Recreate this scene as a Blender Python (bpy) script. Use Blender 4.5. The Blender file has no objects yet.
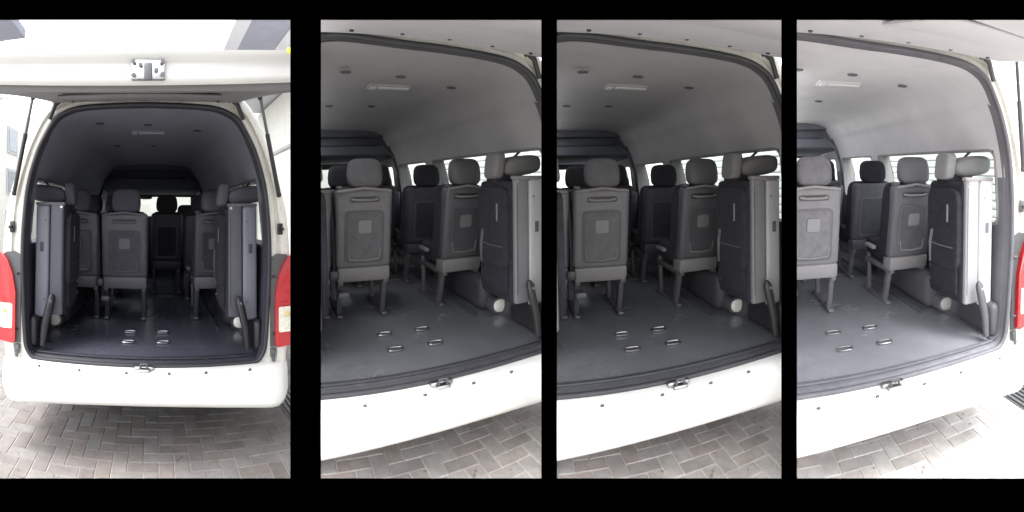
import bpy, bmesh, math, random
from mathutils import Vector, Matrix
random.seed(7)
RAD = math.radians
scene = bpy.context.scene
COL = scene.collection
EYE = 1.44          # eye height of the panoramic camera above the ground
PPR = 404.0         # picture pixels per radian of the panoramic lens
RING = 0.50         # radius of the curved black front wall

# ------------------------------------------------------------------ materials
def mat(name, base, rough=0.5, metal=0.0, var=0.12, scale=6.0, bump=0.0, bscale=200.0,
        spec=0.5, coat=0.0, emit=None, spots=0.0, rvar=0.0):
    m = bpy.data.materials.new(name); m.use_nodes = True
    nt = m.node_tree; b = nt.nodes['Principled BSDF']
    b.inputs['Metallic'].default_value = metal
    b.inputs['Roughness'].default_value = rough
    b.inputs['Specular IOR Level'].default_value = spec
    b.inputs['Coat Weight'].default_value = coat
    b.inputs['Coat Roughness'].default_value = 0.08
    tc = nt.nodes.new('ShaderNodeTexCoord')
    n = nt.nodes.new('ShaderNodeTexNoise'); n.inputs['Scale'].default_value = scale
    n.inputs['Detail'].default_value = 6; n.inputs['Roughness'].default_value = 0.65
    nt.links.new(tc.outputs['Object'], n.inputs['Vector'])
    r = nt.nodes.new('ShaderNodeValToRGB')
    lo = [c * (1 - var) for c in base]; hi = [min(1, c * (1 + var)) for c in base]
    r.color_ramp.elements[0].position = 0.3; r.color_ramp.elements[0].color = (*lo, 1)
    r.color_ramp.elements[1].position = 0.7; r.color_ramp.elements[1].color = (*hi, 1)
    nt.links.new(n.outputs['Fac'], r.inputs['Fac'])
    out = r.outputs['Color']
    if spots:
        n2 = nt.nodes.new('ShaderNodeTexNoise'); n2.inputs['Scale'].default_value = scale * 5
        n2.inputs['Detail'].default_value = 4
        nt.links.new(tc.outputs['Object'], n2.inputs['Vector'])
        r2 = nt.nodes.new('ShaderNodeValToRGB')
        r2.color_ramp.elements[0].position = 0.45; r2.color_ramp.elements[0].color = (1, 1, 1, 1)
        r2.color_ramp.elements[1].position = 0.85; k = 1 - spots; r2.color_ramp.elements[1].color = (k, k, k, 1)
        nt.links.new(n2.outputs['Fac'], r2.inputs['Fac'])
        mx = nt.nodes.new('ShaderNodeMix'); mx.data_type = 'RGBA'; mx.blend_type = 'MULTIPLY'
        mx.inputs['Factor'].default_value = 1
        nt.links.new(out, mx.inputs['A']); nt.links.new(r2.outputs['Color'], mx.inputs['B'])
        out = mx.outputs['Result']
    nt.links.new(out, b.inputs['Base Color'])
    if rvar:
        mr = nt.nodes.new('ShaderNodeMapRange')
        mr.inputs['From Min'].default_value = 0.3; mr.inputs['From Max'].default_value = 0.7
        mr.inputs['To Min'].default_value = max(0.02, rough - rvar); mr.inputs['To Max'].default_value = min(1, rough + rvar)
        nt.links.new(n.outputs['Fac'], mr.inputs['Value']); nt.links.new(mr.outputs['Result'], b.inputs['Roughness'])
    if bump:
        n3 = nt.nodes.new('ShaderNodeTexNoise'); n3.inputs['Scale'].default_value = bscale
        n3.inputs['Detail'].default_value = 3
        nt.links.new(tc.outputs['Object'], n3.inputs['Vector'])
        bp = nt.nodes.new('ShaderNodeBump'); bp.inputs['Strength'].default_value = bump
        bp.inputs['Distance'].default_value = 0.002
        nt.links.new(n3.outputs['Fac'], bp.inputs['Height']); nt.links.new(bp.outputs['Normal'], b.inputs['Normal'])
    if emit:
        b.inputs['Emission Color'].default_value = (*emit[:3], 1); b.inputs['Emission Strength'].default_value = emit[3]
    return m

def glass(name, tint=(0.66, 0.70, 0.69)):
    m = bpy.data.materials.new(name); m.use_nodes = True
    nt = m.node_tree; nt.nodes.clear()
    o = nt.nodes.new('ShaderNodeOutputMaterial'); t = nt.nodes.new('ShaderNodeBsdfTransparent')
    t.inputs['Color'].default_value = (*tint, 1)
    g = nt.nodes.new('ShaderNodeBsdfGlossy'); g.inputs['Roughness'].default_value = 0.03
    mx = nt.nodes.new('ShaderNodeMixShader')
    mx.inputs['Fac'].default_value = .07
    nt.links.new(t.outputs['BSDF'], mx.inputs[1])
    nt.links.new(g.outputs['BSDF'], mx.inputs[2]); nt.links.new(mx.outputs['Shader'], o.inputs['Surface'])
    return m

def brick_mat(name, base, joint):
    """paving bricks: the colour of each brick is its own face attribute"""
    m = bpy.data.materials.new(name); m.use_nodes = True
    nt = m.node_tree; b = nt.nodes['Principled BSDF']; b.inputs['Roughness'].default_value = 0.85
    b.inputs['Specular IOR Level'].default_value = 0.25
    at = nt.nodes.new('ShaderNodeAttribute'); at.attribute_name = 'tint'
    tc = nt.nodes.new('ShaderNodeTexCoord')
    n = nt.nodes.new('ShaderNodeTexNoise'); n.inputs['Scale'].default_value = 9; n.inputs['Detail'].default_value = 8
    n.inputs['Roughness'].default_value = 0.75
    nt.links.new(tc.outputs['Object'], n.inputs['Vector'])
    r = nt.nodes.new('ShaderNodeValToRGB')
    r.color_ramp.elements[0].position = 0.28; r.color_ramp.elements[0].color = (*[c * .72 for c in base], 1)
    r.color_ramp.elements[1].position = 0.72; r.color_ramp.elements[1].color = (*[c * 1.25 for c in base], 1)
    nt.links.new(n.outputs['Fac'], r.inputs['Fac'])
    mx = nt.nodes.new('ShaderNodeMix'); mx.data_type = 'RGBA'; mx.blend_type = 'MULTIPLY'; mx.inputs['Factor'].default_value = 1
    nt.links.new(r.outputs['Color'], mx.inputs['A']); nt.links.new(at.outputs['Color'], mx.inputs['B'])
    v = nt.nodes.new('ShaderNodeTexNoise'); v.inputs['Scale'].default_value = 16; v.inputs['Detail'].default_value = 2
    nt.links.new(tc.outputs['Object'], v.inputs['Vector'])
    rs = nt.nodes.new('ShaderNodeValToRGB')
    rs.color_ramp.elements[0].position = 0.68; rs.color_ramp.elements[0].color = (1, 1, 1, 1)
    rs.color_ramp.elements[1].position = 0.73; rs.color_ramp.elements[1].color = (.55, .52, .5, 1)
    nt.links.new(v.outputs['Fac'], rs.inputs['Fac'])
    m2 = nt.nodes.new('ShaderNodeMix'); m2.data_type = 'RGBA'; m2.blend_type = 'MULTIPLY'; m2.inputs['Factor'].default_value = 1
    nt.links.new(mx.outputs['Result'], m2.inputs['A']); nt.links.new(rs.outputs['Color'], m2.inputs['B'])
    nt.links.new(m2.outputs['Result'], b.inputs['Base Color'])
    g = nt.nodes.new('ShaderNodeTexNoise'); g.inputs['Scale'].default_value = 260
    nt.links.new(tc.outputs['Object'], g.inputs['Vector'])
    bp = nt.nodes.new('ShaderNodeBump'); bp.inputs['Strength'].default_value = .5; bp.inputs['Distance'].default_value = .003
    nt.links.new(g.outputs['Fac'], bp.inputs['Height']); nt.links.new(bp.outputs['Normal'], b.inputs['Normal'])
    return m

BLACK = bpy.data.materials.new('matt_black_paint'); BLACK.use_nodes = True
_nt = BLACK.node_tree; _nt.nodes.clear(); _o = _nt.nodes.new('ShaderNodeOutputMaterial'); _d = _nt.nodes.new('ShaderNodeBsdfDiffuse')
_d.inputs['Color'].default_value = (.00002, .00002, .00002, 1); _nt.links.new(_d.outputs['BSDF'], _o.inputs['Surface'])

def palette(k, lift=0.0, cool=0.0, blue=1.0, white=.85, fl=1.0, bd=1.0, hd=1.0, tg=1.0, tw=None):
    """materials of one van; k scales the cabin tone for exposure, lift greys it as painted haze"""
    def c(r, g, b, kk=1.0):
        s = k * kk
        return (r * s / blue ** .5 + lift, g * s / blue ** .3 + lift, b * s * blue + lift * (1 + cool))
    return dict(
        paint=mat('white_paint', (white, white, white * .965), .3, var=.02, scale=3, coat=.5, spots=.06),
        frame=mat('frame_paint', (.70 * white / .85, .69 * white / .85, .635 * white / .85), .35, var=.06, scale=9, coat=.3, spots=.15),
        seal=mat('rubber_seal', c(.022, .022, .026), .55, var=.2),
        head=mat('headliner_cloth', c(.20 * hd, .195 * hd, .20 * hd), .95, var=.07, scale=3, bump=.3, bscale=500),
        header=mat('header_cloth', c(.050, .053, .064), .9, var=.08, bump=.2),  # darker than the headliner: dimness of the cabin front put into the colour
        trim=mat('side_trim_plastic', c(.045, .046, .055), .6, var=.15, bump=.2),
        floor=mat('floor_vinyl', c(.062 * fl, .065 * fl, .072 * fl), .24, var=.13, scale=1.6, bump=.12, bscale=25, rvar=.10, spots=.14, spec=.8),
        sill=mat('sill_rubber', c(.03, .031, .036), .5, var=.2, scale=14),
        fabric=mat('dark_seat_fabric', (.012 * k, .012 * k, .017 * k), .95, var=.3, scale=25, bump=.5, bscale=350),
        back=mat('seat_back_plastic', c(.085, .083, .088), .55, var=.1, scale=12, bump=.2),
        back_mid=mat('shaded_seat_plastic', c(.042, .041, .047), .55, var=.1, scale=12, bump=.2),  # darker copies for right and forward seats, cabin shade put into the colour
        back_far=mat('deep_shade_seat_plastic', c(.020, .020, .028), .6, var=.15, scale=12),
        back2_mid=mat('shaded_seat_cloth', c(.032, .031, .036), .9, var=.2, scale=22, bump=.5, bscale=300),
        back2_far=mat('deep_shade_seat_cloth', c(.014, .014, .021), .9, var=.2, scale=22, bump=.5, bscale=300),
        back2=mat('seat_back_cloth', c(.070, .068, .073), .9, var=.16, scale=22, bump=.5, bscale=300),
        skirt=mat('seat_skirt_plastic', c(.115, .11, .11), .6, var=.1),
        headrest=mat('headrest_cloth', c(.065, .064, .070), .95, var=.15, scale=20, bump=.4, bscale=350),
        hlight=mat('lit_headrest_cloth', c(.10, .10, .10), .95, var=.1, scale=20, bump=.4),  # right folded headrests: light falling on them put into a paler colour
        board=mat('grey_board_plastic', c(.17 * bd, .17 * bd, .178 * bd), .55, var=.06),
        board2=mat('pale_board_plastic', c(.36 * bd, .36 * bd, .372 * bd), .5, var=.05),
        metal=mat('steel', (.45, .45, .46), .32, metal=1, var=.1, scale=30),
        leg=mat('painted_seat_leg', c(.050, .050, .054), .45, var=.1),
        rimc=mat('panel_rim_plastic', c(.046, .045, .049), .6, var=.1),
        badge=mat('badge_plastic', c(.105, .104, .107), .5, var=.05),
        black=mat('black_plastic', c(.012, .012, .014), .45, var=.2),
        grey=mat('grey_corner_plastic', (.075, .078, .082), .5, var=.1),
        cap=mat('cream_cap', (.85, .84, .78), .4, var=.05),
        lens=mat('dome_lens', c(.34, .34, .34), .3, var=.03),
        amber=mat('amber_bulb', (.62, .50, .22), .2, var=.05),
        red=mat('red_lens', (.45, .003, .010), .12, var=.1, scale=40, coat=1),
        clear=mat('clear_lens', (.70, .70, .60), .12, var=.2, scale=60, coat=1),
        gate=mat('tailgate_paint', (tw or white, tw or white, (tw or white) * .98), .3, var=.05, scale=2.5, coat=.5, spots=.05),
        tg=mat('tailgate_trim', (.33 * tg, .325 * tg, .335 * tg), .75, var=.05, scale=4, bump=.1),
        glass=glass('window_glass'),
        archm=mat('wheel_arch_lining', c(.028, .028, .032), .5, var=.2),
        tyre=mat('tyre_rubber', (.02, .02, .02), .8, var=.2),
    )

# ------------------------------------------------------------------ mesh helpers
class Bay: pass
cur = None      # the bay being built

def clip(bm, M, planes):
    Mi = M.inverted()
    for co, no in planes:
        lc = Mi @ co; ln = (Mi.to_3x3() @ no).normalized()
        bmesh.ops.bisect_plane(bm, geom=bm.verts[:] + bm.edges[:] + bm.faces[:], dist=1e-6,
                               plane_co=lc, plane_no=ln, clear_outer=True)

def obj(name, bm, material, parent=None, M=None, planes=(), sharp=38, smooth=True):
    """link one mesh object; geometry outside the bay walls is cut away; None if nothing is left"""
    bmesh.ops.recalc_face_normals(bm, faces=bm.faces[:]) if getattr(bm, 'fixn', True) is True else None
    if planes: clip(bm, M or Matrix(), planes)
    if len(bm.faces) < 1:
        bm.free(); return None
    if smooth:
        for f in bm.faces: f.smooth = True
        for e in bm.edges:
            if len(e.link_faces) == 2 and e.calc_face_angle(0) > RAD(sharp): e.smooth = False
    me = bpy.data.meshes.new(name); bm.to_mesh(me); bm.free()
    mats = material if isinstance(material, (list, tuple)) else [material]
    for m in mats: me.materials.append(m)
    o = bpy.data.objects.new(name, me); COL.objects.link(o)
    if parent is not None: o.parent = parent
    elif M is not None: o.matrix_world = M
    return o

def islands(bm):
    seen, out = set(), []
    for f in bm.faces:
        if f in seen: continue
        st, grp = [f], []; seen.add(f)
        while st:
            q = st.pop(); grp.append(q)
            for v in q.verts:
                for g in v.link_faces:
                    if g not in seen: seen.add(g); st.append(g)
        out.append(grp)
    return out

SHELL = ('body', 'rear_frame', 'door_seal', 'inner_lip', 'headliner')
def settle(name, bm):
    """the three obliquely seen vans have a fuller left roof shoulder"""
    if name in SHELL and cur.full_shoulder:
        for v in bm.verts:
            if v.co.x < 0 and v.co.z > 1.0:
                t = min(1, (v.co.z - 1.0) / .4); v.co.z += .10 * -v.co.x * min(1.1, -v.co.x / .45) ** .8 * t * t; v.co.x -= .05 * t * (-v.co.x)

def part(name, bm, material, parent=None, **kw):
    settle(name, bm)
    o = obj(name, bm, material, parent or cur.root, cur.M, cur.planes, **kw)
    return o

def split_part(name, bm, material, **kw):
    """like part(), but pieces left apart by the bay walls become objects of their own"""
    settle(name, bm)
    bmesh.ops.recalc_face_normals(bm, faces=bm.faces[:])
    clip(bm, cur.M, cur.planes)
    for grp in islands(bm):
        b2 = B(); mp = {}
        for f in grp:
            b2.faces.new([mp.setdefault(v, None) or mp.__setitem__(v, b2.verts.new(v.co)) or mp[v] for v in f.verts])
        o = obj(name, b2, material, cur.root, **kw)
        if o: o.matrix_parent_inverse.identity()
    bm.free()

def box(bm, x0, x1, y0, y1, z0, z1, bev=0.0, seg=2, mi=0, xf=None):
    b2 = bmesh.new()
    bmesh.ops.create_cube(b2, size=1)
    for v in b2.verts:
        v.co = Vector(((x0 + x1) / 2 + v.co.x * (x1 - x0), (y0 + y1) / 2 + v.co.y * (y1 - y0), (z0 + z1) / 2 + v.co.z * (z1 - z0)))
    if bev:
        bmesh.ops.bevel(b2, geom=b2.edges[:], offset=bev, segments=seg, profile=.5, affect='EDGES', clamp_overlap=True)
    if xf:
        for v in b2.verts: v.co = Vector(xf(v.co))
    for f in b2.faces: f.material_index = mi
    me = bpy.data.meshes.new('t'); b2.to_mesh(me); b2.free()
    bm.from_mesh(me); bpy.data.meshes.remove(me)
    return bm

def B(): return bmesh.new()

def pillow(bm, cx, cy, cz, sx, sy, sz, e=0.45, nu=28, nv=14, xf=None):
    """superellipsoid cushion"""
    def sp(w, p): return math.copysign(abs(w) ** p, w)
    rows = []
    for j in range(1, nv):
        v = -math.pi / 2 + math.pi * j / nv; row = []
        for i in range(nu):
            u = -math.pi + 2 * math.pi * i / nu
            p = Vector((cx + sx / 2 * sp(math.cos(v), e) * sp(math.cos(u), e),
                        cy + sy / 2 * sp(math.cos(v), e) * sp(math.sin(u), e), cz + sz / 2 * sp(math.sin(v), e)))
            if xf: p = Vector(xf(p))
            row.append(bm.verts.new(p))
        rows.append(row)
    for a, b in zip(rows, rows[1:]):
        for i in range(nu):
            bm.faces.new((a[i], a[(i + 1) % nu], b[(i + 1) % nu], b[i]))
    bm.faces.new(rows[0][::-1]); bm.faces.new(rows[-1])
    return bm

def tube(bm, pts, r, n=8, closed=False, flat=1.0):
    pts = [Vector(p) for p in pts]; rings = []; N = len(pts)
    rr = r if isinstance(r, (list, tuple)) else [r] * N
    up = None
    for i, p in enumerate(pts):
        if closed: t = pts[(i + 1) % N] - pts[i - 1]
        else: t = pts[min(i + 1, N - 1)] - pts[max(i - 1, 0)]
        t.normalize()
        if up is None: up = t.orthogonal().normalized()
        up = (up - t * up.dot(t)).normalized(); s = t.cross(up)
        rings.append([bm.verts.new(p + (up * math.cos(2 * math.pi * k / n) + s * math.sin(2 * math.pi * k / n) * flat) * rr[i]) for k in range(n)])
    for i in range(N if closed else N - 1):
        a, b = rings[i], rings[(i + 1) % N]
        for k in range(n): bm.faces.new((a[k], a[(k + 1) % n], b[(k + 1) % n], b[k]))
    if not closed: bm.faces.new(rings[0][::-1]); bm.faces.new(rings[-1])
    return bm

def strip(bm, rings, closed=False, mi=0):
    """surface through equal-length rows of points"""
    V = [[bm.verts.new(Vector(p)) for p in r] for r in rings]
    for a, b in zip(V, V[1:]):
        m = len(a)
        for i in range(m if closed else m - 1):
            f = bm.faces.new((a[i], a[(i + 1) % m], b[(i + 1) % m], b[i])); f.material_index = mi
    return V

def cyl(bm, p0, p1, r0, r1=None, n=20):
    return tube(bm, [p0, p1], [r0, r1 if r1 is not None else r0], n)

def rrect(cx, cz, w, h, r, n=5):
    """rounded rectangle outline in the XZ plane"""
    out = []
    for sx, sz, a0 in ((1, 1, 0), (-1, 1, 90), (-1, -1, 180), (1, -1, 270)):
        for k in range(n + 1):
            a = RAD(a0 + 90 * k / n)
            out.append((cx + sx * (w / 2 - r) + r * math.cos(a), cz + sz * (h / 2 - r) + r * math.sin(a)))
    return out

def plate(bm, outline, f, d, mi=0):
    """extrude a closed XZ outline; f(x, z) gives its Y, thickness d toward the viewer (-Y)"""
    a = [bm.verts.new((x, f(x, z) - d, z)) for x, z in outline]
    a2 = [bm.verts.new((x, f(x, z), z)) for x, z in outline]
    F = [bm.faces.new(a)]
    n = len(a)
    for i in range(n): F.append(bm.faces.new((a[i], a2[i], a2[(i + 1) % n], a[(i + 1) % n])))
    for q in F: q.material_index = mi
    return bm

def tag(o, label=None, cat=None, group=None, kind=None):
    if o is None: return
    if label: o['label'] = label
    if cat: o['category'] = cat
    if group: o['group'] = group
    if kind: o['kind'] = kind

# ------------------------------------------------------------------ profiles (metres, van coordinates: Y runs into the van, Z=0 is its floor)
PROF = [((0, -.03), (0, -.25)), ((.5, -.03), (.55, -.25)), ((.635, -.03), (.74, -.25)), ((.675, -.018), (.80, -.24)), ((.700, .012), (.835, -.17)),
        ((.715, .06), (.853, -.05)), ((.733, .30), (.878, .3)), ((.745, .62), (.882, .62)), ((.733, .87), (.860, .87)),
        ((.708, 1.05), (.815, 1.06)), ((.652, 1.235), (.760, 1.235)), ((.595, 1.35), (.715, 1.35)), ((.562, 1.402), (.688, 1.41)),
        ((.522, 1.44), (.655, 1.47)), ((.44, 1.474), (.58, 1.553)), ((.32, 1.488), (.42, 1.592)), ((0, 1.496), (0, 1.62))]

def catmull(P, sub=4):
    out = []
    for i in range(len(P) - 1):
        p0 = P[max(i - 1, 0)]; p1 = P[i]; p2 = P[i + 1]; p3 = P[min(i + 2, len(P) - 1)]
        l = math.hypot(p2[0] - p1[0], p2[1] - p1[1])
        for k in range(sub):
            t = k / sub
            def h(j):
                m1 = (p2[j] - p0[j]) / max(1e-6, math.hypot(p2[0] - p0[0], p2[1] - p0[1])) * l
                m2 = (p3[j] - p1[j]) / max(1e-6, math.hypot(p3[0] - p1[0], p3[1] - p1[1])) * l
                return (2 * t**3 - 3 * t**2 + 1) * p1[j] + (t**3 - 2 * t**2 + t) * m1 + (-2 * t**3 + 3 * t**2) * p2[j] + (t**3 - t**2) * m2
            out.append((h(0), h(1)))
    out.append(P[-1]); return out

INN = catmull([p[0] for p in PROF]); OUT = catmull([p[1] for p in PROF])
def full(half):     # right half bottom->top, then left half top->bottom
    return half + [(-x, z) for x, z in reversed(half[1:-1])]
FIN, FOUT = full(INN), full(OUT)

WINDOWS = [(.105, 1.78), (1.93, 2.87), (3.12, 3.75)]      # side glass, Y ranges
WZ0, WZ1 = .64, 1.07

# ------------------------------------------------------------------ the van
def window_cells(bm, prof, stations, y_shift, zlo, zhi, mi=0, skip=True):
    pass

def side_surface(half_prof, ys, off=0.0, upper=None, lower=None):
    """surface swept along Y over the half profile mirrored, window openings left out"""
    bm = B()
    for s in (1, -1):
        rows = [[bm.verts.new(((x - off) * s if x > .05 else x * s, y, z - (off if z > 1.3 else 0))) for x, z in half_prof] for y in ys]
        for (a, ya), (b, yb) in zip(list(zip(rows, ys)), list(zip(rows, ys))[1:]):
            ym = (ya + yb) / 2
            inw = any(w0 < ym < w1 for w0, w1 in WINDOWS)
            for i in range(len(a) - 1):
                zm = (half_prof[i][1] + half_prof[i + 1][1]) / 2
                if inw and WZ0 < zm < WZ1: continue
                if upper is not None and zm < upper: continue
                if lower is not None and zm > lower: continue
                bm.faces.new((a[i], a[i + 1], b[i + 1], b[i]))
    bmesh.ops.remove_doubles(bm, verts=bm.verts[:], dist=1e-5)
    return bm

def with_z(half, zs):
    """insert points at given heights on the side wall"""
    out = []
    for (x0, z0), (x1, z1) in zip(half, half[1:]):
        out.append((x0, z0))
        for z in sorted(zs):
            if x0 > .5 and z0 + 1e-4 < z < z1 - 1e-4:
                t = (z - z0) / (z1 - z0); out.append((x0 + (x1 - x0) * t, z))
    out.append(half[-1]); return out

def wall_x(z, half):
    for (x0, z0), (x1, z1) in zip(half, half[1:]):
        if x0 > .5 and z0 <= z <= z1 and z1 > z0: return x0 + (x1 - x0) * (z - z0) / (z1 - z0)
    return .75

def make_seat(P, x0, x1, ytop, detail=2, lean=.11, zt=.85, zb=.255, head=True, name='passenger_seat', hx=0, dark=None):
    """one cabin seat seen from behind"""
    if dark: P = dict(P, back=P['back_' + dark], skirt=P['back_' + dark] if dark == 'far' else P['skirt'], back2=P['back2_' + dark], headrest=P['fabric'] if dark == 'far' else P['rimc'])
    w = x1 - x0; cx = (x0 + x1) / 2; yb = ytop + lean
    def Yr(z): return ytop + (zt - z) / (zt - zb) * lean
    def lx(p):      # lean the backrest
        return (p.x, p.y + (zt - p.z) / (zt - zb) * lean, p.z)
    b = box(B(), x0, x1, ytop, ytop + .10, zb + .09, zt, .028, 3, xf=lx)
    seat = part(name, b, P['back'])
    if seat is None: return None
    pf = pillow(B(), cx, ytop + .13, (zt + zb) / 2 + .03, w + .004, .19, zt - zb - .03, .28, xf=lx)
    part('backrest_cushion', pf, P['fabric'], seat)
    sk = box(B(), x0 + .004, x1 - .004, ytop - .006, ytop + .13, zb, zb + .10, .02, 2, xf=lx)
    part('seat_skirt', sk, P['skirt'], seat)
    part('cushion', pillow(B(), cx, yb + .25, .36, w - .01, .50, .13, .35), P['fabric'], seat)
    if detail > 0:
        f = lambda x, z: Yr(z)
        pw, ph, pz = w * .70, .335, .55
        rim = plate(B(), rrect(cx, pz, pw, ph, .03), f, .006)
        part('panel_rim', rim, P['rimc'], seat, smooth=False)
        pn = plate(B(), rrect(cx, pz + .004, pw - .035, ph - .035, .022), f, .010)
        part('back_panel', pn, P['back2'], seat, smooth=False)
        if detail > 1:
            bd = B()
            plate(bd, rrect(cx, .615, .092, .092, .016), f, .0125, 0)
            part('badge_frame', bd, P['rimc'], seat, smooth=False)
            part('badge', plate(B(), rrect(cx, .615, .082, .082, .013), f, .016), P['badge'], seat, smooth=False)
            part('handle_slot', plate(B(), rrect(cx, .785, .19, .036, .016), f, .004), P['black'], seat, smooth=False)
            t = tube(B(), [(cx - .085, Yr(.785) - .004, .788), (cx - .05, Yr(.785) - .016, .782), (cx + .05, Yr(.785) - .016, .782), (cx + .085, Yr(.785) - .004, .788)], .007, 8)
            part('handle', t, P['skirt'], seat)
            # net pocket rim along the foot of the panel
            t = tube(B(), [(cx - pw * .42, Yr(.47) - .014, .47), (cx - pw * .38, Yr(.405) - .016, .408), (cx, Yr(.40) - .018, .400),
                           (cx + pw * .38, Yr(.405) - .016, .408), (cx + pw * .42, Yr(.47) - .014, .47)], .005, 8)
            part('pocket_rim', t, P['skirt'], seat)
            t = tube(B(), [(x0 + .012, ytop - .002, zt - .015), (cx, ytop - .006, zt + .004), (x1 - .012, ytop - .002, zt - .015)], .009, 8)
            part('top_piping', t, P['skirt'], seat)
            tb = box(B(), x0 + .01, x0 + .045, ytop + .02, ytop + .09, zt - .005, zt + .02, .006)
            part('release_tab', tb, P['leg'], seat)
    # legs: columns with foot rails
    for lxp in (x0 + .03, x1 - .03):
        g = B()
        box(g, lxp - .017, lxp + .017, yb + .03, yb + .085, .015, zb + .03, .008, xf=lambda p: (p.x, p.y + .35 * (zb - p.z), p.z))
        box(g, lxp - .02, lxp + .02, yb + .06, yb + .52, .002, .024, .008)
        box(g, lxp - .015, lxp + .015, yb + .42, yb + .46, .012, .31, .008)
        box(g, lxp - .018, lxp + .018, yb + .0, yb + .48, .235, .275, .008)
        part('leg', g, P['leg'], seat)
    if head:
        hz = zt + .095; cx += hx
        h = B()
        pillow(h, cx, ytop + .065, hz, .222, .115, .185, .52, xf=lambda p: (cx + (p.x - cx) * (1 - .9 * max(0, p.z - hz)), p.y + .1 * (p.z - hz), p.z))
        hr = part('headrest', h, P['headrest'], seat)
        g = B()
        for s in (-.05, .05):
            g = cyl(B(), (cx + s, ytop + .06, zt - .03), (cx + s, ytop + .06, zt + .06), .006, n=8)
            if hr: part('headrest_post', g, P['metal'], hr)
    return seat

def folded_seat(P, s):
    """jump seat folded up against the side wall; s = +1 right, -1 left"""
    X = lambda a, b: (min(a * s, b * s), max(a * s, b * s))
    b = box(B(), *X(.505, .60), .135, .50, .20, .885, .022, 3)
    seat = part('folded_seat', b, P['fabric'])
    if seat is None: return
    part('side_board', box(B(), *X(.515, .603), .112, .150, .205, .905, .012, 3), P['board'], seat)
    part('pale_side_board', box(B(), *X(.606, .697), .104, .142, .185, .895, .016, 3), P['board2'], seat)
    part('seat_base', box(B(), *X(.606, .69), .147, .50, .20, .87, .025, 3), P['fabric'], seat)
    # aisle face: pad, strap slots and bolts
    part('seat_pad', pillow(B(), .497 * s, .31, .62, .05, .33, .46, .3), P['fabric'], seat)
    part('seat_pan', box(B(), *X(.488, .506), .17, .47, .25, .42, .008), P['fabric'], seat)
    for y, z in ((.44, .45), (.44, .37), (.44, .29)):
        g = cyl(B(), (.486 * s, y, z), (.480 * s, y, z), .011, n=12); part('bolt', g, P['metal'], seat)
    part('belt_slot', box(B(), *X(.466, .474), .228, .242, .66, .76, .003), P['badge'], seat)
    part('belt_strap', tube(B(), [(.47 * s, .40, .60), (.468 * s, .42, .52), (.478 * s, .43, .40)], .007, 6, flat=1.5), P['rimc'], seat)
    part('top_cap', box(B(), *X(.508, .70), .108, .155, .893, .915, .008), P['skirt'], seat)
    part('board_bolt', cyl(B(), (.53 * s, .114, .885), (.53 * s, .107, .885), .008, n=12), P['metal'], seat)
    for z in (.30, .80): part('board_bolt', cyl(B(), (.63 * s, .106, z), (.63 * s, .100, z), .007, n=12), P['skirt'], seat)
    part('board_groove', box(B(), *X(.524, .528), .1095, .1125, .26, .86), P['trim'], seat)
    part('latch_slot', box(B(), *X(.640, .665), .1020, .1045, .60, .66, .001), P['trim'], seat)
    part('pad_seam', tube(B(), [(.4715 * s, .18, .52), (.4715 * s, .31, .515), (.4715 * s, .44, .52)], .004, 6), P['trim'], seat)
    # headrest lying on top and a second upright one behind it
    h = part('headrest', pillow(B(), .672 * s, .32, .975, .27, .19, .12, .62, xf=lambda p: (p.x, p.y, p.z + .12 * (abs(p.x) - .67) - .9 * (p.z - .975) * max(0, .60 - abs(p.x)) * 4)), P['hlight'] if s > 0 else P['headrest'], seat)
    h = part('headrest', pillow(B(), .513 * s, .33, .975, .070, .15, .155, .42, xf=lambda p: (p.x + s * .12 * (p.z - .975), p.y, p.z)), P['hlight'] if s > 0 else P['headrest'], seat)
    g = cyl(B(), (.66 * s, .40, 1.00), (.735 * s, .33, 1.10), .008, n=8)
    part('headrest_post', g, P['black'], seat)
    part('neck_block', pillow(B(), .60 * s, .36, .90, .20, .16, .08, .5), P['fabric'], seat)
    # stay arm at its foot
    g = B()
    tube(g, [(.568 * s, .060, .345), (.570 * s, .060, .325), (.585 * s, .058, .26), (.610 * s, .055, .15), (.622 * s, .055, .03)], [.012, .026, .029, .027, .022], 12, flat=.8)
    arm = part('stay_arm', g, P['black'], seat)
    if arm: part('rivet', cyl(B(), (.576 * s, .050, .305), (.576 * s, .036, .305), .010, n=12), P['skirt'], arm)

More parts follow.
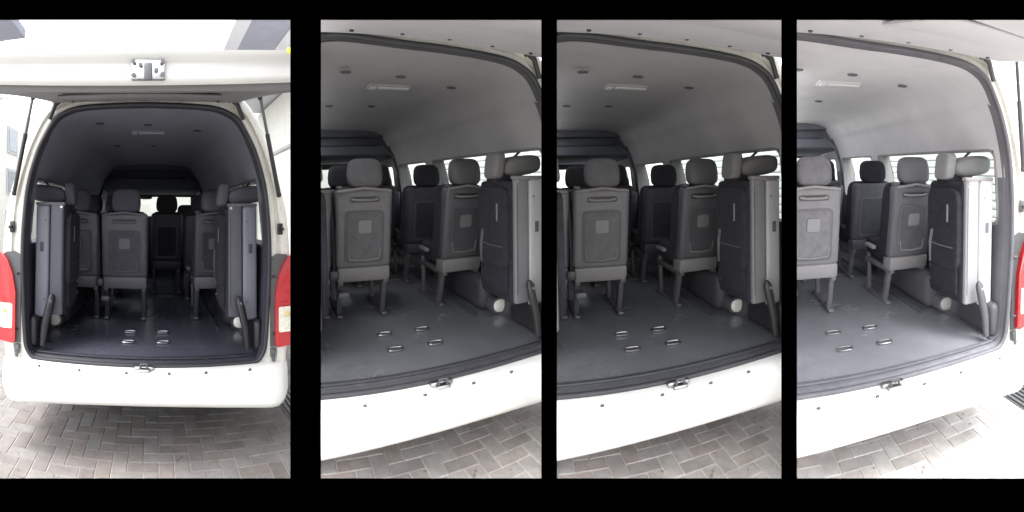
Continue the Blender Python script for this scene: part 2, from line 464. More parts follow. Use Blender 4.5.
YEL = mat('yellow_green_sticker', (.75, .85, .05), .6, var=.15, scale=30)
def build_van(bay, P, label):
    global cur
    cur = bay
    root = bpy.data.objects.new('passenger_van', None); COL.objects.link(root)
    root.matrix_world = bay.M; root.empty_display_size = .3
    tag(root, label, 'van', 'white vans with the tailgate up')
    bay.root = root
    # --- body skin
    zs = [WZ0, WZ1]
    ys = sorted(set([.02, .07] + [y for w in WINDOWS for y in w] + [.6, 1.2, 2.4, 3.0, 3.9]))
    b = side_surface(with_z(OUT, zs), ys)
    body = part('body', b, P['paint'])
    # rear frame round the opening
    def mixp(t, y): return [(i[0] + (o[0] - i[0]) * t, y, i[1] + (o[1] - i[1]) * t) for i, o in zip(FIN, FOUT)]
    b = B(); strip(b, [mixp(0, .05), mixp(.02, .008), mixp(.10, 0), mixp(.34, 0), mixp(.38, .012), mixp(.50, .014), mixp(.54, -.006), mixp(.80, -.008), mixp(.94, .002), mixp(1, .02)], closed=True)
    split_part('rear_frame', b, P['frame'], sharp=50)
    # seal
    b = B(); tube(b, [(x * .998, -.010, z) for x, z in FIN], .0135, 10, closed=True)
    split_part('door_seal', b, P['seal'])
    # inner lip just inside the seal
    b = B(); strip(b, [[(x * .992, .004, z - .006 * (z > 1) + .004 * (z < .2)) for x, z in FIN], [(x * .98, .05, z - .012 * (z > 1) + .006 * (z < .2)) for x, z in FIN]], closed=True)
    split_part('inner_lip', b, P['rimc'])
    # --- lining
    I2 = with_z(INN, zs)
    ys2 = sorted(set([.03] + [y for w in WINDOWS for y in w] + [.8, 1.3, 2.4, 2.95]))
    part('headliner', side_surface(I2, ys2, .012, upper=.93), P['head'])
    part('side_trim', side_surface(I2, sorted(set(ys2 + [3.75, 4.0])), .012, lower=.93), P['trim'])
    # header bulkhead above the cab and the low cab roof
    b = B()
    hp = [(x, z) for x, z in I2 if z > 1.10]
    for (za, zb_, ya, yb_) in ((1.5, 1.40, 2.93, 2.93),):
        pass
    def xin(z): return wall_x(z, INN) if z < 1.45 else .50
    part('header_panel', strip_panel([(1.495, 2.92), (1.41, 2.93), (1.40, 3.02), (1.30, 3.02), (1.295, 2.93), (1.20, 2.94), (1.165, 2.99), (1.13, 3.95)], INN), P['header'])
    b = B(); box(b, -.45, .45, 2.995, 3.005, 1.31, 1.39, .01)
    part('header_recess', b, P['header'])
    # cab roof lamp / vents in the ceiling
    for x, y in ((-.33, .38), (0, .48), (.365, .60), (.04, 1.40), (-.30, 1.35)):
        g = B(); pillow(g, x, y, 1.478 - .25 * x * x * .4, .062, .034, .014, .8, 16, 6)
        v = part('ceiling_vent', g, P['rimc'])
    g = B(); box(g, -.135, .13, .68, .80, 1.470, 1.492, .008)
    lamp = part('ceiling_lamp', g, P['head'])
    if lamp:
        part('lamp_lens', box(B(), -.075, .125, .70, .735, 1.462, 1.475, .005), P['lens'], lamp)
        part('lamp_switch', box(B(), -.125, -.085, .70, .76, 1.463, 1.475, .005), P['lens'], lamp)
    # pillars between windows, inner face; frames round the glass
    for s in (1, -1):
        for (y0, y1) in WINDOWS:
            r = .055; pts = []
            for cyy, cz, a0 in ((y1 - r, WZ1 - r, 0), (y0 + r, WZ1 - r, 90), (y0 + r, WZ0 + r, 180), (y1 - r, WZ0 + r, 270)):
                for k in range(6):
                    a = RAD(a0 + 18 * k); yy, zz = cyy + r * math.cos(a), cz + r * math.sin(a)
                    pts.append((s * (wall_x(zz, INN) - .008), yy, zz))
            b = B(); tube(b, pts, .010, 8, closed=True)
            w = part('window', b, P['skirt'])
            if w is None: continue
            b = B()
            rows = [[(s * (wall_x(z, INN) + .05), y, z) for z in [WZ0 + (WZ1 - WZ0) * k / 5 for k in range(6)]] for y in (y0, y1)]
            strip(b, rows); part('pane', b, P['glass'], w)
    # reveal between skin and lining at the windows
    for s in (1, -1):
        for (y0, y1) in WINDOWS:
            b = B()
            for z in (WZ0, WZ1): strip(b, [[(s * (wall_x(z, INN) - .012), y, z) for y in (y0, y1)], [(s * wall_x(z, OUT), y, z) for y in (y0, y1)]])
            for y in (y0, y1): strip(b, [[(s * (wall_x(z, INN) - .012), y, z) for z in (WZ0, .8, WZ1)], [(s * wall_x(z, OUT), y, z) for z in (WZ0, .8, WZ1)]])
            bmesh.ops.remove_doubles(b, verts=b.verts[:], dist=1e-4)
            part('window_reveal', b, P['skirt'])
    # cab: dashboard, windscreen surround, pillar, mirror
    b = B(); box(b, -.74, .74, 3.45, 3.95, .0, .80, .05); part('dashboard', b, P['trim'])
    b = B()
    ov = [(-.8, .80), (-.8, 1.25), (.8, 1.25), (.8, .80), (.6, .80), (.6, 1.095), (-.6, 1.095), (-.6, .80)]
    strip(b, [[(x, 3.93, z) for x, z in ov[:4]], [(x, 3.93, z) for x, z in (ov[7], ov[6], ov[5], ov[4])]]); part('windscreen_frame', b, P['trim'])
    b = B(); strip(b, [[(-.6, 3.95, .8), (.6, 3.95, .8)], [(-.6, 3.95, 1.135), (.6, 3.95, 1.135)]]); part('windscreen', b, P['glass'])
    b = B(); box(b, -.8, .8, 3.93, 3.97, -.25, .799); part('front_panel', b, P['paint'])
    b = pillow(B(), -.09, 3.7, 1.085, .19, .03, .07, .6); part('rear_view_mirror', b, P['black'])
    g = B(); tube(g, [(-.38 + .17 * math.cos(a), 3.36 - .05 * math.sin(a), .80 + .15 * math.sin(a)) for a in [2 * math.pi * k / 24 for k in range(24)]], .013, 8, closed=True)
    part('steering_wheel', g, P['black'])
    for s in (1, -1):
        b = B(); tube(b, [(s * .735, 2.95, .0), (s * .73, 2.94, .7), (s * .70, 2.93, 1.0), (s * .63, 2.92, 1.2), (s * .50, 2.92, 1.30)], .018, 8)
        part('pillar_trim', b, P['header'])
    # belts
    g = tube(B(), [(-.372, .80, .82), (-.374, .72, .66), (-.370, .735, .48), (-.368, .765, .33)], .013, 6, flat=.25); part('seat_belt', g, P['black'])
    g = tube(B(), [(.715, .56, 1.12), (.705, .56, .98), (.712, .50, .80), (.715, .52, .45)], .018, 6, flat=.2); part('seat_belt', g, P['black'])
    # --- floor
    b = B()
    n = 24
    strip(b, [[(-.69 + 1.38 * i / n, y, 0.0 if y > .09 else -.012) for i in range(n + 1)] for y in (.02, .06, .12, .5, 1, 2, 3, 3.5)])
    fl = part('floor', b, P['floor'])
    b = B(); strip(b, [[(-.66, .018, -.012), (.66, .018, -.012)], [(-.66, .004, -.02), (.66, .004, -.02)], [(-.66, -.016, -.034), (.66, -.016, -.034)]])
    part('sill_strip', box(b, -.655, .655, .03, .055, -.008, .002, .003), P['sill'])
    for s in (1, -1):       # upstand of the floor lining at the sides
        b = B(); strip(b, [[(s * .655, y, .0) for y in (.03, 1, 3.4)], [(s * .695, y, .02) for y in (.03, 1, 3.4)], [(s * .722, y, .09) for y in (.03, 1, 3.4)]])
        part('floor_edge', b, P['sill'])
    for x in (-.115, .115):
        for y in (.305, .525):
            g = box(B(), x - .040, x + .040, y - .018, y + .018, -.004, .0025, .002); cup = part('anchor_cup', g, P['trim'])
            if cup is None: continue
            g = tube(B(), [(x + .042 * math.copysign(abs(math.cos(a)) ** .8, math.cos(a)), y + .023 * math.copysign(abs(math.sin(a)) ** .6, math.sin(a)), .009) for a in [2 * math.pi * k / 24 for k in range(24)]], .0035, 8, closed=True)
            part('anchor_ring', g, P['metal'], cup)
    for s in (1, -1):
        b = box(B(), *sorted((s * .575, s * .74)), .64, 1.35, 0, .24, .06, 4); wa = part('wheel_arch', b, P['archm'])
        g = cyl(B(), (s * .665, .635, .05), (s * .665, .56, .055), .052, .052, 24)
        cp = part('arch_cap', g, P['trim'])
        g = pillow(B(), s * .682, .555, .056, .105, .035, .088, .9, 20, 10); part('cap_cover', g, P['cap'])
        b = tube(B(), [(s * .52, .6, .008), (s * .515, 1.4, .008), (s * .52, 2.4, .008)], .010, 6); part('floor_rail', b, P['sill'])
        # lower rear corner trim
        b = box(B(), *sorted((s * .655, s * .728)), .045, .42, .0, .20, .05, 4); part('corner_trim', b, P['black'])
    # --- seats (rear row, then the row ahead of it, then the cab)
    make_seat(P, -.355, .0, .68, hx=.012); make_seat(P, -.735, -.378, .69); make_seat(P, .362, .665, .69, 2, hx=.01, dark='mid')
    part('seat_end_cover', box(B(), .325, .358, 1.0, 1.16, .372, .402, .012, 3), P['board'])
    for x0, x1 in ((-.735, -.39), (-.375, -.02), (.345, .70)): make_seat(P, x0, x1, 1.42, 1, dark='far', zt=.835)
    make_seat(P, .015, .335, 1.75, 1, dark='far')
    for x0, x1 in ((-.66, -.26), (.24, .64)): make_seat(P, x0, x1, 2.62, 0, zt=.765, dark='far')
    b = box(B(), -.40, -.34, .74, .80, .28, .345, .015); part('recliner_cover', b, P['black'])
    b = box(B(), -.352, -.285, .70, .79, .175, .215, .01); part('belt_buckle', b, P['leg'])
    folded_seat(P, 1); folded_seat(P, -1)
    # --- bumper
    b = B(); rings = []
    nx = 40
    prof = [(.03, -.035), (-.02, -.036), (-.085, -.040), (-.108, -.050), (-.120, -.075), (-.128, -.13), (-.124, -.18), (-.108, -.212), (-.07, -.226), (0.03, -.228)]
    for i in range(nx + 1):
        u = -1 + 2 * i / nx; x = .862 * math.copysign(1 - (1 - abs(u)) ** 1.25 if False else abs(u), u)
        e = max(0, (abs(x) - .70) / .162); yo = .10 * e ** 2.6; zo = -.095 * x * x + .03 * e ** 4
        rings.append([(x, y + yo + (0.0 if y > 0 else .03 * e * e), z + (zo if z < -.12 else (zo * .6 if z < -.04 else 0))) for y, z in prof])
    strip(b, rings)
    for s in (1, -1):       # corners wrapping along the sides
        strip(b, [[(s * .862, y + .13, z + (-.0406 if z < -.12 else (-.0244 if z < -.04 else 0))) for y, z in prof], [(s * .885, .30 + (0 if y > 0 else .0) + .1 * y, z) for y, z in prof], [(s * .885, .75 + .1 * y, z) for y, z in prof]])
    bump = part('bumper', b, P['paint'], sharp=60)
    if bump:
        for x in (-.363, -.60, -.096, .142, .348, .60):
            g = cyl(B(), (x, -.095, -.036), (x, -.1, -.040), .0085, n=12); part('screw', g, P['grey'], bump)
    g = B(); box(g, -.055, .055, -.060, -.030, -.038, -.014, .010); box(g, -.035, .035, -.088, -.05, -.040, -.020, .010)
    lt = part('latch_striker', g, P['metal'])
    if lt:
        g = tube(B(), [(-.02, -.075, -.02), (-.018, -.075, .004), (.018, -.075, .004), (.02, -.075, -.02)], .006, 8); part('striker_loop', g, P['grey'], lt)
    # underbody and rear wheels
    b = box(B(), -.72, .72, .10, 3.8, -.30, -.26, .02); part('underbody', b, P['black'])
    g = B(); cyl(g, (-.6, .5, -.28), (-.6, .15, -.26), .03, n=14); part('exhaust', g, P['grey'])
    for s in (1, -1):
        g = B(); n = 32
        pr = [(.10, .18), (.10, .25), (.085, .295), (.03, .305), (-.03, .305), (-.085, .295), (-.10, .25), (-.10, .18)]
        rows = [[(s * .70 + px, 1.05 + pr_ * math.cos(a), -.275 + pr_ * math.sin(a)) for px, pr_ in pr] for a in [2 * math.pi * k / n for k in range(n + 1)]]
        strip(g, rows); wh = part('wheel', g, P['tyre'])
        if wh: part('rim', cyl(B(), (s * .70 - .06, 1.05, -.275), (s * .70 + .06, 1.05, -.275), .18, n=28), P['metal'], wh)
    # --- tail lamps with the dark trim beside the opening
    for s in (1, -1):
        o = [(.748, .05), (.885, .05), (.885, .56), (.85, .60), (.790, .605), (.757, .585), (.750, .50)]
        g = plate(B(), [(s * x, z) for x, z in o], lambda x, z: -.002, .012); tr = part('lamp_trim', g, P['grey'], smooth=False)
        o = [(.772, .070), (.785, .052), (.893, .052), (.900, .60), (.862, .592), (.828, .55), (.796, .47), (.775, .36)]
        g = B(); plate(g, [(s * x, z) for x, z in o], lambda x, z: -.012 + max(0, abs(x) - .86) * .8, .030)
        lm = part('tail_lamp', g, P['red'], smooth=False)
        if lm:
            g = plate(B(), [(s * x, z) for x, z in rrect(.836, .215, .088, .150, .012)], lambda x, z: -.040 + max(0, abs(x) - .86) * .8, .004)
            part('clear_lens', g, P['clear'], lm, smooth=False)
            cb = pillow(B(), s * .845, -.046, .245, .035, .012, .035, 1.0, 16, 8); part('bulb', cb, P['amber'], lm)
            for z in (.31, .37, .43):
                g = box(B(), *sorted((s * .835, s * .885)), -.0445, -.041, z, z + .004); part('lens_rib', g, P['red'], lm)
        for z in (.13, .47):
            g = cyl(B(), (s * .760, -.012, z), (s * .775, -.020, z), .008, n=12); part('trim_screw', g, P['black'])
        # bump stop, door stay pin
        g = box(B(), *sorted((s * .745, s * .775)), -.035, -.004, -.012, .045, .008); box(g, *sorted((s * .750, s * .770)), -.045, -.03, -.03, .0, .006)
        part('bump_stop', g, P['grey'])
        g = B(); cyl(g, (s * .815, -.01, .755), (s * .815, -.055, .755), .010, n=10); box(g, *sorted((s * .795, s * .83)), -.016, -.004, .72, .79, .006)
        part('stay_pin', g, P['black'])
        # gas strut
        top = Vector((s * .665, -.10, 1.545)); low = Vector((s * .800, -.03, .965)); d = top - low
        g = cyl(B(), low + d * .02, low + d * .62, .0135, n=14); st = part('gas_strut', g, P['black'])
        if st:
            part('strut_rod', cyl(B(), low + d * .62, low + d * .98, .0095, n=10), P['grey'], st)
            for q in (low, top - Vector((0, 0, .01))): part('ball_joint', pillow(B(), q.x, q.y, q.z, .03, .03, .035, .8, 12, 8), P['black'], st)
        # hinge arm at the top corner
        g = tube(B(), [(s * .490, -.022, 1.528), (s * .512, -.030, 1.532), (s * .545, -.030, 1.50), (s * .582, -.022, 1.415)], [.020, .019, .013, .013], 10)
        part('hinge_arm', g, P['black'])
        for xa, xb in ((.36, .40), (.42, .435)): part('hinge_plate', box(B(), *sorted((s * xa, s * xb)), -.022, -.002, 1.532, 1.553, .005), P['metal'])
    # --- tailgate, swung up
    def tz(y): return 1.545 + .246 * y + .02 * math.sin(math.pi * -y / 1.2) * .5
    def hw(y): return .575 + .06 * min(1, -y / .6) + .13 * max(0, (-y - .5) / .7)
    yy = [0.0, -.04, -.15, -.3, -.5, -.7, -.9, -1.08, -1.16]
    bow = lambda x, y: .14 * x * x * min(1, -y / 1.1)      # the lip rises toward its corners
    us = [-1 + k / 12 for k in range(25)]
    b = B()     # outer skin and lip
    rows = [[(u * hw(y), y, tz(y) + .085 - .04 * (-y / 1.2) + .018 * (1 - u * u)) for u in us] for y in yy]
    rows = [[(x, y, z + bow(x, y)) for x, y, z in q] for q in rows]
    low = [[(u * (hw(-1.2) + .01), -1.205, 1.331 + .010 * (1 - u * u)) for u in us], [(u * (hw(-1.2) + .012), -1.225, 1.325 + .008 * (1 - u * u)) for u in us],
             [(u * (hw(-1.2) + .01), -1.218, 1.314) for u in us], [(u * hw(-1.2), -1.203, 1.308) for u in us], [(u * hw(-1.2), -1.200, 1.300) for u in us],
             [(u * hw(-1.2), -1.204, 1.262) for u in us], [(u * hw(-1.2), -1.198, 1.248) for u in us], [(u * hw(-1.18), -1.185, 1.242) for u in us]]
    rows += [[(x, y, z + bow(x, y) - .006) for x, y, z in q] for q in low]
    strip(b, rows)
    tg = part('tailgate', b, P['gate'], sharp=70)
    if tg:
        b = B(); strip(b, [[(u * (hw(y)), y, tz(y) - .012 + bow(u * hw(y), y)) for u in us] for y in [0.0, -.04, -.15, -.3, -.5, -.7, -.9, -1.08, -1.186]])
        for s in (1, -1): strip(b, [[(s * hw(y), y, tz(y) - .012 + bow(hw(y), y)) for y in yy], [(s * hw(y), y, tz(y) + .085 + bow(hw(y), y)) for y in yy]])
        part('inner_frame', b, P['tg'], tg)
        b = B()
        ty = [-.12 - 1.045 * k / 10 for k in range(11)]; tu = [-1 + k / 8 for k in range(17)]
        pt = lambda u, y, dz: (u * .53 * (1 - .1 * y), y, tz(y) + dz + bow(u * .5, y))
        ring = [(u, 0) for u in tu]
        V = strip(b, [[pt(tu[0], y, -.012)] + [pt(u * (.97 if abs(u) == 1 else 1), y, -.034) for u in tu] + [pt(tu[-1], y, -.012)] for y in ty])
        for q, dy in ((ty[0], .012), (ty[-1], -.012)):
            strip(b, [[pt(u, q, -.034) for u in tu], [pt(u, q + dy, -.010) for u in tu]])
        part('tailgate_trim_panel', b, P['tg'], tg)
        b = box(B(), -.30, .30, -.95, -.62, 0, .012, .006, xf=lambda p: (p.x, p.y, tz(p.y) - .043 + p.z)); part('trim_recess', b, P['tg'], tg)
        for x in (-.4, -.2, 0, .2, .4):
            g = cyl(B(), (x, -.20, tz(-.2) - .036), (x, -.20, tz(-.2) - .030), .009, n=10); part('trim_clip', g, P['black'], tg)
        g = B(); box(g, -.012, .088, -1.216, -1.195, 1.245, 1.305, .006); lk = part('tailgate_lock', g, P['metal'], tg)
        if lk:
            g = B(); box(g, .026, .050, -1.224, -1.214, 1.240, 1.292, .004)
            part('lock_claw', g, P['grey'], lk)
            for x, z in ((-.004, 1.295), (.080, 1.258), (-.004, 1.256), (.080, 1.295), (.016, 1.286), (.062, 1.27)): part('lock_bolt', cyl(B(), (x, -1.215, z), (x, -1.223, z), .006, n=10), P['grey'], lk)
        part('yellow_sticker', box(B(), .455, .53, -1.2265, -1.2185, 1.345, 1.362, .002), YEL, tg)
    cur = None
    return root

def strip_panel(pts, half):
    """transverse panel spanning the cabin through (z, y) rows"""
    b = B(); rows = []
    for z, y in pts:
        w = (wall_x(min(z, 1.43), half)) - .015
        if z > 1.46: w = .40
        rows.append([(-w + 2 * w * k / 12, y, z) for k in range(13)])
    strip(b, rows); return b

# ------------------------------------------------------------------ paving
def paving(bay, base, tag_label, x0, x1, y0, y1):
    a = .088; mortar = .004; z = -.58
    bm = B(); cl = bm.loops.layers.color.new('tint')
    i0, i1 = int(x0 / a), int(x1 / a); j0, j1 = int(y0 / a), int(y1 / a)
    rnd = random.Random(11)
    def brick(xa, xb, ya, yb):
        t = rnd.uniform(.91, 1.08); w = rnd.random()
        c = (t, t * (.985 if w < .75 else .972), t * (.982 if w < .75 else .962), 1)
        d = rnd.uniform(-.0008, .0008); e = .0035
        P = [(xa, ya), (xb, ya), (xb, yb), (xa, yb)]; Q = [(xa + e, ya + e), (xb - e, ya + e), (xb - e, yb - e), (xa + e, yb - e)]
        lo = [bm.verts.new((x, y, z - .004)) for x, y in P]; hi = [bm.verts.new((x, y, z + d)) for x, y in Q]
        fs = [bm.faces.new(hi)] + [bm.faces.new((lo[k], lo[(k + 1) % 4], hi[(k + 1) % 4], hi[k])) for k in range(4)]
        for f in fs:
            for l in f.loops: l[cl] = c
    for i in range(i0, i1):
        for j in range(j0, j1):
            s = (i - j) % 4; m = mortar / 2
            if s == 0: brick(i * a + m, (i + 2) * a - m, j * a + m, (j + 1) * a - m)
            elif s == 3: brick(i * a + m, (i + 1) * a - m, j * a + m, (j + 2) * a - m)
    o = obj('paving', bm, brick_mat('paving_brick', base, None), None, bay.M, bay.planes, smooth=False)
    tag(o, kind='structure')
    # jointing sand bed under and between the bricks
    bm = B(); strip(bm, [[(-9, -1.9, z - .0042), (9, -1.9, z - .0042)], [(-9, 9, z - .0042), (9, 9, z - .0042)]])
    o2 = obj('sand_bed', bm, mat('jointing_sand', [min(.7, c * 1.65) for c in base], .95, var=.2, scale=8), None, bay.M, bay.planes, smooth=False)
    tag(o2, kind='structure')

# ------------------------------------------------------------------ bays
def rot(yaw, p, r):
    return Matrix.Rotation(-yaw, 3, 'Z') @ Matrix.Rotation(p, 3, 'X') @ Matrix.Rotation(r, 3, 'Y')

def az(px): return (px - 512) / PPR

def bay(cam, yaw, pitch, roll, px0, px1, near):
    b = Bay(); Rm = rot(yaw, RAD(pitch), RAD(roll))
    b.M = Matrix.Translation((0, 0, EYE)) @ Rm.to_4x4() @ Matrix.Translation(-Vector(cam))
    o = Vector((0, 0, EYE)); g = .008
    b.planes = []
    a = az(px0); n = Vector((-math.cos(a), math.sin(a), 0)); b.planes.append((o - n * g * (px0 > 50), n))      # left wall
    a = az(px1); n = Vector((math.cos(a), -math.sin(a), 0)); b.planes.append((o - n * g * (px1 < 1000), n))    # right wall
    m = az((px0 + px1) / 2) if near is None else near
    d = Vector((math.sin(m), math.cos(m), 0)); b.planes.append((o + d * (RING + .02), -d))
    b.az = m
    return b

BAYS = [bay((.064, -2.378, .858), -.8808, -2.28, .38, -40, 305.5, az(145)),
        bay((-.683, -1.717, .905), -.5723, 1.99, -1.79, 305.5, 549, None),
        bay((-.683, -1.717, .905), -.5723 + 237.3 / PPR, 1.99, -1.79, 549, 789, None),
        bay((-.754, -1.675, .972), .5073, 3.82, -1.75, 789, 1070, None)]
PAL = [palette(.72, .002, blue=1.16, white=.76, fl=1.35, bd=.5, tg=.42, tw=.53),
       palette(1.35, .010, white=.88, fl=1.5, hd=1.05, bd=.66, tg=1.5), palette(1.35, .010, white=.88, fl=1.5, hd=1.05, bd=.66, tg=1.5),
       palette(2.3, .070, .10, white=.90, fl=1.25, bd=.75, hd=1.4, tg=2.0)]  # paled and greyed colours stand in for haze and overexposure
LABELS = ['far left white van seen straight on, both red tail lamps showing',
          'white van in the second bay from the left, cabin seen obliquely',
          'white van in the third bay from the left, cabin seen obliquely',
          'far right white van with a pale washed-out cabin, seen obliquely']
for bb in BAYS: bb.full_shoulder = bb is not BAYS[0]
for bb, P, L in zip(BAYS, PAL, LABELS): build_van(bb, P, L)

PAVE = [(.190, .180, .173), (.44, .415, .395), (.44, .415, .395), (.54, .52, .50)]  # same bricks throughout, brighter exposure of each bay put into their colour
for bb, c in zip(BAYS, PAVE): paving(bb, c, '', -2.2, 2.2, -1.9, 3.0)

# ground sheet to the horizon
bm = B(); strip(bm, [[(-400, -400, -.75), (400, -400, -.75)], [(-400, 400, -.75), (400, 400, -.75)]])
tag(obj('ground', bm, mat('dusty_concrete', (.30, .29, .27), .9, var=.15, scale=.6), smooth=False), kind='structure')

# ------------------------------------------------------------------ black front wall and light-bouncing partitions
WALLB = mat('bounce_white_paint', (.8, .8, .8), .8, var=.03)  # unseen white faces, added to bounce light toward the vans
def ring_wall():
    """curved black front wall with four rectangular openings"""
    bm = B(); r = RING; top = EYE + r * (196.1 + 14) / PPR; ot = EYE + r * (196.1 - 19) / PPR; ob = EYE - r * (480 - 196.1) / PPR
    T = .003
    def seg(p0, p1, z0, z1):
        n = max(1, int(abs(p1 - p0) / 8)); V = []
        for k in range(n + 1):
            a = az(p0 + (p1 - p0) * k / n); d = Vector((math.sin(a), math.cos(a), 0))
            V.append([bm.verts.new(d * r + Vector((0, 0, z0))), bm.verts.new(d * r + Vector((0, 0, z1))),
                      bm.verts.new(d * (r + T) + Vector((0, 0, z1))), bm.verts.new(d * (r + T) + Vector((0, 0, z0)))])
        for a, b in zip(V, V[1:]):
            for i in range(4):
                f = bm.faces.new((a[i], a[(i + 1) % 4], b[(i + 1) % 4], b[i])); f.material_index = 1 if i == 2 else 0
        bm.faces.new(V[0]); bm.faces.new(V[-1][::-1])
    seg(-60, 1084, ot, top); seg(-60, 1084, EYE - r * .84, ob)
    for p0, p1 in ((290.3, 321), (541.3, 557), (781.3, 797)): seg(p0, p1, ob, ot)
    for p0, p1 in ((-60, -40), (301, 310), (545, 553), (785, 793), (1064, 1084)): seg(p0, p1, -.75, EYE - r * .84)
    o = obj('black_wall', bm, [BLACK, WALLB], smooth=False)
    tag(o, 'curved matt black front wall on legs with four openings onto the vans', 'wall')
ring_wall()
for px, L in ((305.5, 'thin added partition, white to bounce light, between the straight-on van and the first narrow bay'), (549, 'thin added partition, white to bounce light, between the two narrow middle bays'),
              (789, 'thin added partition, white to bounce light, between the narrow middle bays and the washed-out bay')):
    a = az(px); d = Vector((math.sin(a), math.cos(a), 0)); n = Vector((d.y, -d.x, 0)) * .006
    bm = B(); V = []
    for r in (1.95, 6.5):
        V.append([bm.verts.new(d * r + s * n + Vector((0, 0, z))) for s, z in ((-1, -.7), (1, -.7), (1, 1.95), (-1, 1.95))])
    for i in range(4): bm.faces.new((V[0][i], V[0][(i + 1) % 4], V[1][(i + 1) % 4], V[1][i]))
    bm.faces.new(V[0][::-1]); bm.faces.new(V[1])
    tag(obj('partition_wall', bm, WALLB, smooth=False), L, 'wall', 'partition walls between the bays')

# ------------------------------------------------------------------ surroundings of each bay
WALLW = mat('pale_render', (.62, .62, .58), .9, var=.08, scale=2, bump=.3, bscale=40)
WALLG = mat('pale_canopy_paint', (.42, .42, .45), .8, var=.05)
CANG = mat('grey_canopy_soffit', (.20, .205, .25), .8, var=.08)
LINE = mat('wall_groove', (.35, .35, .34), .9, var=.1)
SLAT = mat('shutter_slat', (.70, .72, .69), .5, var=.1, scale=3)
WIN = mat('facade_window', (.22, .25, .28), .2, var=.2)
def env(name, bm, m, b, parent=None, **k): return obj(name, bm, m, parent, b.M, b.planes, **k)

b0 = BAYS[0]
# left: pale facade with a grid of small windows
w = env('apartment_facade', box(B(), -3.0, -2.7, .5, 14, -.6, 2.9), WALLW, b0)
tag(w, 'overexposed pale building wall with small windows left of the straight-on van', 'building')
if w:
    for y in [2.5 + 1.1 * k for k in range(9)]:
        for z in (.35, 1.15, 1.95):
            f = env('window', box(B(), -2.699, -2.68, y, y + .55, z, z + .5), WALLG, b0, w)
            if f: env('pane', box(B(), -2.679, -2.672, y + .05, y + .5, z + .05, z + .45), WIN, b0, f)
w = env('canopy_roof', box(B(), -7, -1.82, -1.2, 3.1, 3.36, 3.5, .01), CANG, b0)
tag(w, 'grey canopy edge at the top left corner above the straight-on van', 'canopy')
bm = B()
for k in range(7): box(bm, -3.2 + k * .12, -3.17 + k * .12, 4.0, 4.03, 2.75, 3.35)
for k in range(5): box(bm, -3.25, -2.4, 3.995, 4.035, 2.78 + k * .12, 2.80 + k * .12)
tag(env('lattice_screen', bm, WALLG, b0), 'small white lattice screen under the grey canopy edge', 'screen')
# right: soffit with two tones and the cream wall
w = env('canopy_soffit', box(B(), 1.08, 1.29, -1.2, 7.5, 3.36, 3.52, .01), WALLG, b0)
tag(w, 'pale concrete canopy with a darker grey band over the right of the straight-on van', 'canopy')
if w:
    env('soffit_band', box(B(), 1.292, 1.85, -1.2, 7.5, 3.38, 3.52), CANG, b0, w)
    env('soffit_slab', box(B(), 1.852, 6, -1.2, 7.5, 3.37, 3.52), WALLG, b0, w)
w = env('side_building_wall', box(B(), 2.6, 2.9, -1, 7.5, -.6, 3.3), WALLW, b0)
tag(w, 'cream rendered wall with a ledge right of the straight-on van', 'wall')
if w: env('ledge', box(B(), 2.55, 2.598, -1, 7.5, 2.10, 2.16), LINE, b0, w)
# walls seen through the cab and side glass
names = ['straight-on van', 'left narrow-bay van', 'right narrow-bay van', 'washed-out van']
for k, bb in enumerate(BAYS):
    if k:
        bm = B(); nsl = 21
        for i in range(nsl): box(bm, 2.2, 2.235, 1.85, 6.2, -.55 + i * .095, -.55 + i * .095 + .082, .012, 2)
        box(bm, 2.236, 2.30, -1.6, 6.2, -.58, 1.45)
        s = env('slatted_shutter_wall', bm, SLAT, bb)
        tag(s, 'pale horizontally slatted wall seen through the windows of the ' + names[k], 'wall', 'slatted walls beside the vans')
    s = env('end_wall', box(B(), -3, 3.2, 7.6, 7.8, -.6, 2.2), WALLW, bb)
    tag(s, 'bright pale wall seen through the windscreen of the ' + names[k], 'wall', 'pale walls ahead of the vans')
# flat ribbed stand-in for a neighbouring car's tyre, right of the washed-out and straight-on vans
for k in (0, 3):
    bm = B()
    for i in range(9): box(bm, 1.00 + i * .035, 1.022 + i * .035, -.25, .75, -.579, -.562, .004)
    box(bm, .985, 1.32, -.27, .77, -.5795, -.574)
    s = env('tyre_stand_in', bm, PAL[0]['grey'], BAYS[k])
    tag(s, 'dark ribbed stand-in for a tyre on the paving beside the right rear corner of the ' + names[k], 'grate', 'tyre stand-ins')

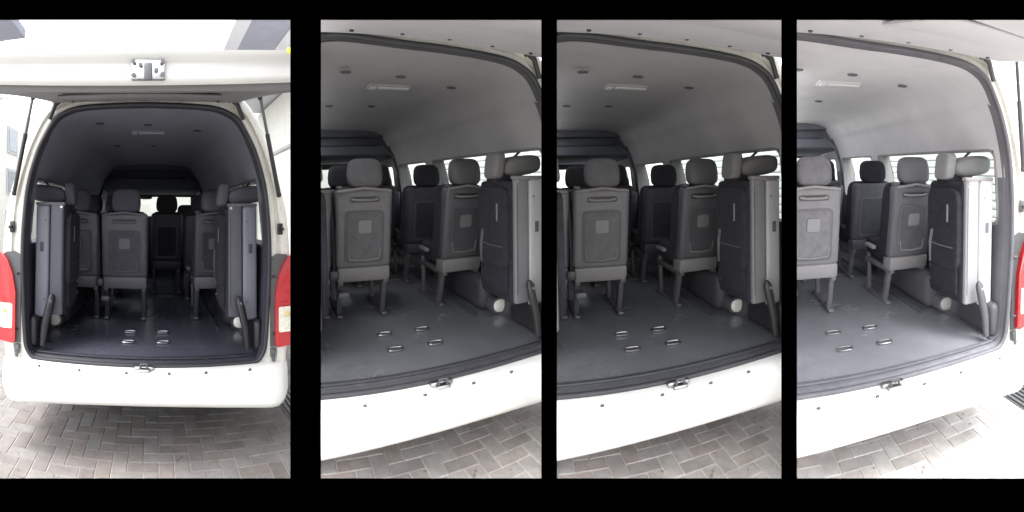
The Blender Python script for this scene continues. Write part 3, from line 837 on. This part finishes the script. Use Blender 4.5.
# ------------------------------------------------------------------ light, sky, camera
SUN_EL, SUN_AZ = 62, -165       # azimuth measured from +Y toward +X
sd = bpy.data.lights.new('sun', 'SUN'); sd.energy = 1.5; sd.angle = RAD(14); sd.color = (1, .97, .92)
so = bpy.data.objects.new('sun', sd); COL.objects.link(so)
dirv = Vector((math.sin(RAD(SUN_AZ)) * math.cos(RAD(SUN_EL)), math.cos(RAD(SUN_AZ)) * math.cos(RAD(SUN_EL)), math.sin(RAD(SUN_EL))))
so.rotation_euler = dirv.to_track_quat('Z', 'Y').to_euler(); so.location = dirv * 20
w = bpy.data.worlds.new('World'); scene.world = w; w.use_nodes = True
nt = w.node_tree; bg = nt.nodes['Background']
sk = nt.nodes.new('ShaderNodeTexSky'); sk.sky_type = 'NISHITA'; sk.sun_disc = False
sk.sun_elevation = RAD(SUN_EL); sk.sun_rotation = RAD(SUN_AZ); sk.dust_density = 4; sk.air_density = 1.2
hs = nt.nodes.new('ShaderNodeHueSaturation'); hs.inputs['Saturation'].default_value = .22; hs.inputs['Value'].default_value = 5.3
nt.links.new(sk.outputs['Color'], hs.inputs['Color']); nt.links.new(hs.outputs['Color'], bg.inputs['Color'])
bg.inputs['Strength'].default_value = .15

cd = bpy.data.cameras.new('camera'); cam = bpy.data.objects.new('camera', cd); COL.objects.link(cam)
cam.location = (0, 0, EYE); cam.rotation_euler = (RAD(90), 0, 0)
cd.type = 'PANO'; cd.panorama_type = 'CENTRAL_CYLINDRICAL'
cd.central_cylindrical_range_u_min = -512 / PPR; cd.central_cylindrical_range_u_max = 512 / PPR
cd.central_cylindrical_range_v_min = -(512 - 196.1) / PPR; cd.central_cylindrical_range_v_max = 196.1 / PPR
cd.central_cylindrical_radius = 1.0
cd.clip_start = .01; cd.clip_end = 2000
scene.camera = cam
scene.view_settings.view_transform = 'Standard'; scene.view_settings.look = 'None'; scene.view_settings.exposure = 0
scene.cycles.use_denoising = True
scene.cycles.max_bounces = 8; scene.cycles.diffuse_bounces = 5; scene.cycles.transparent_max_bounces = 12
scene.cycles.caustics_reflective = False; scene.cycles.caustics_refractive = False
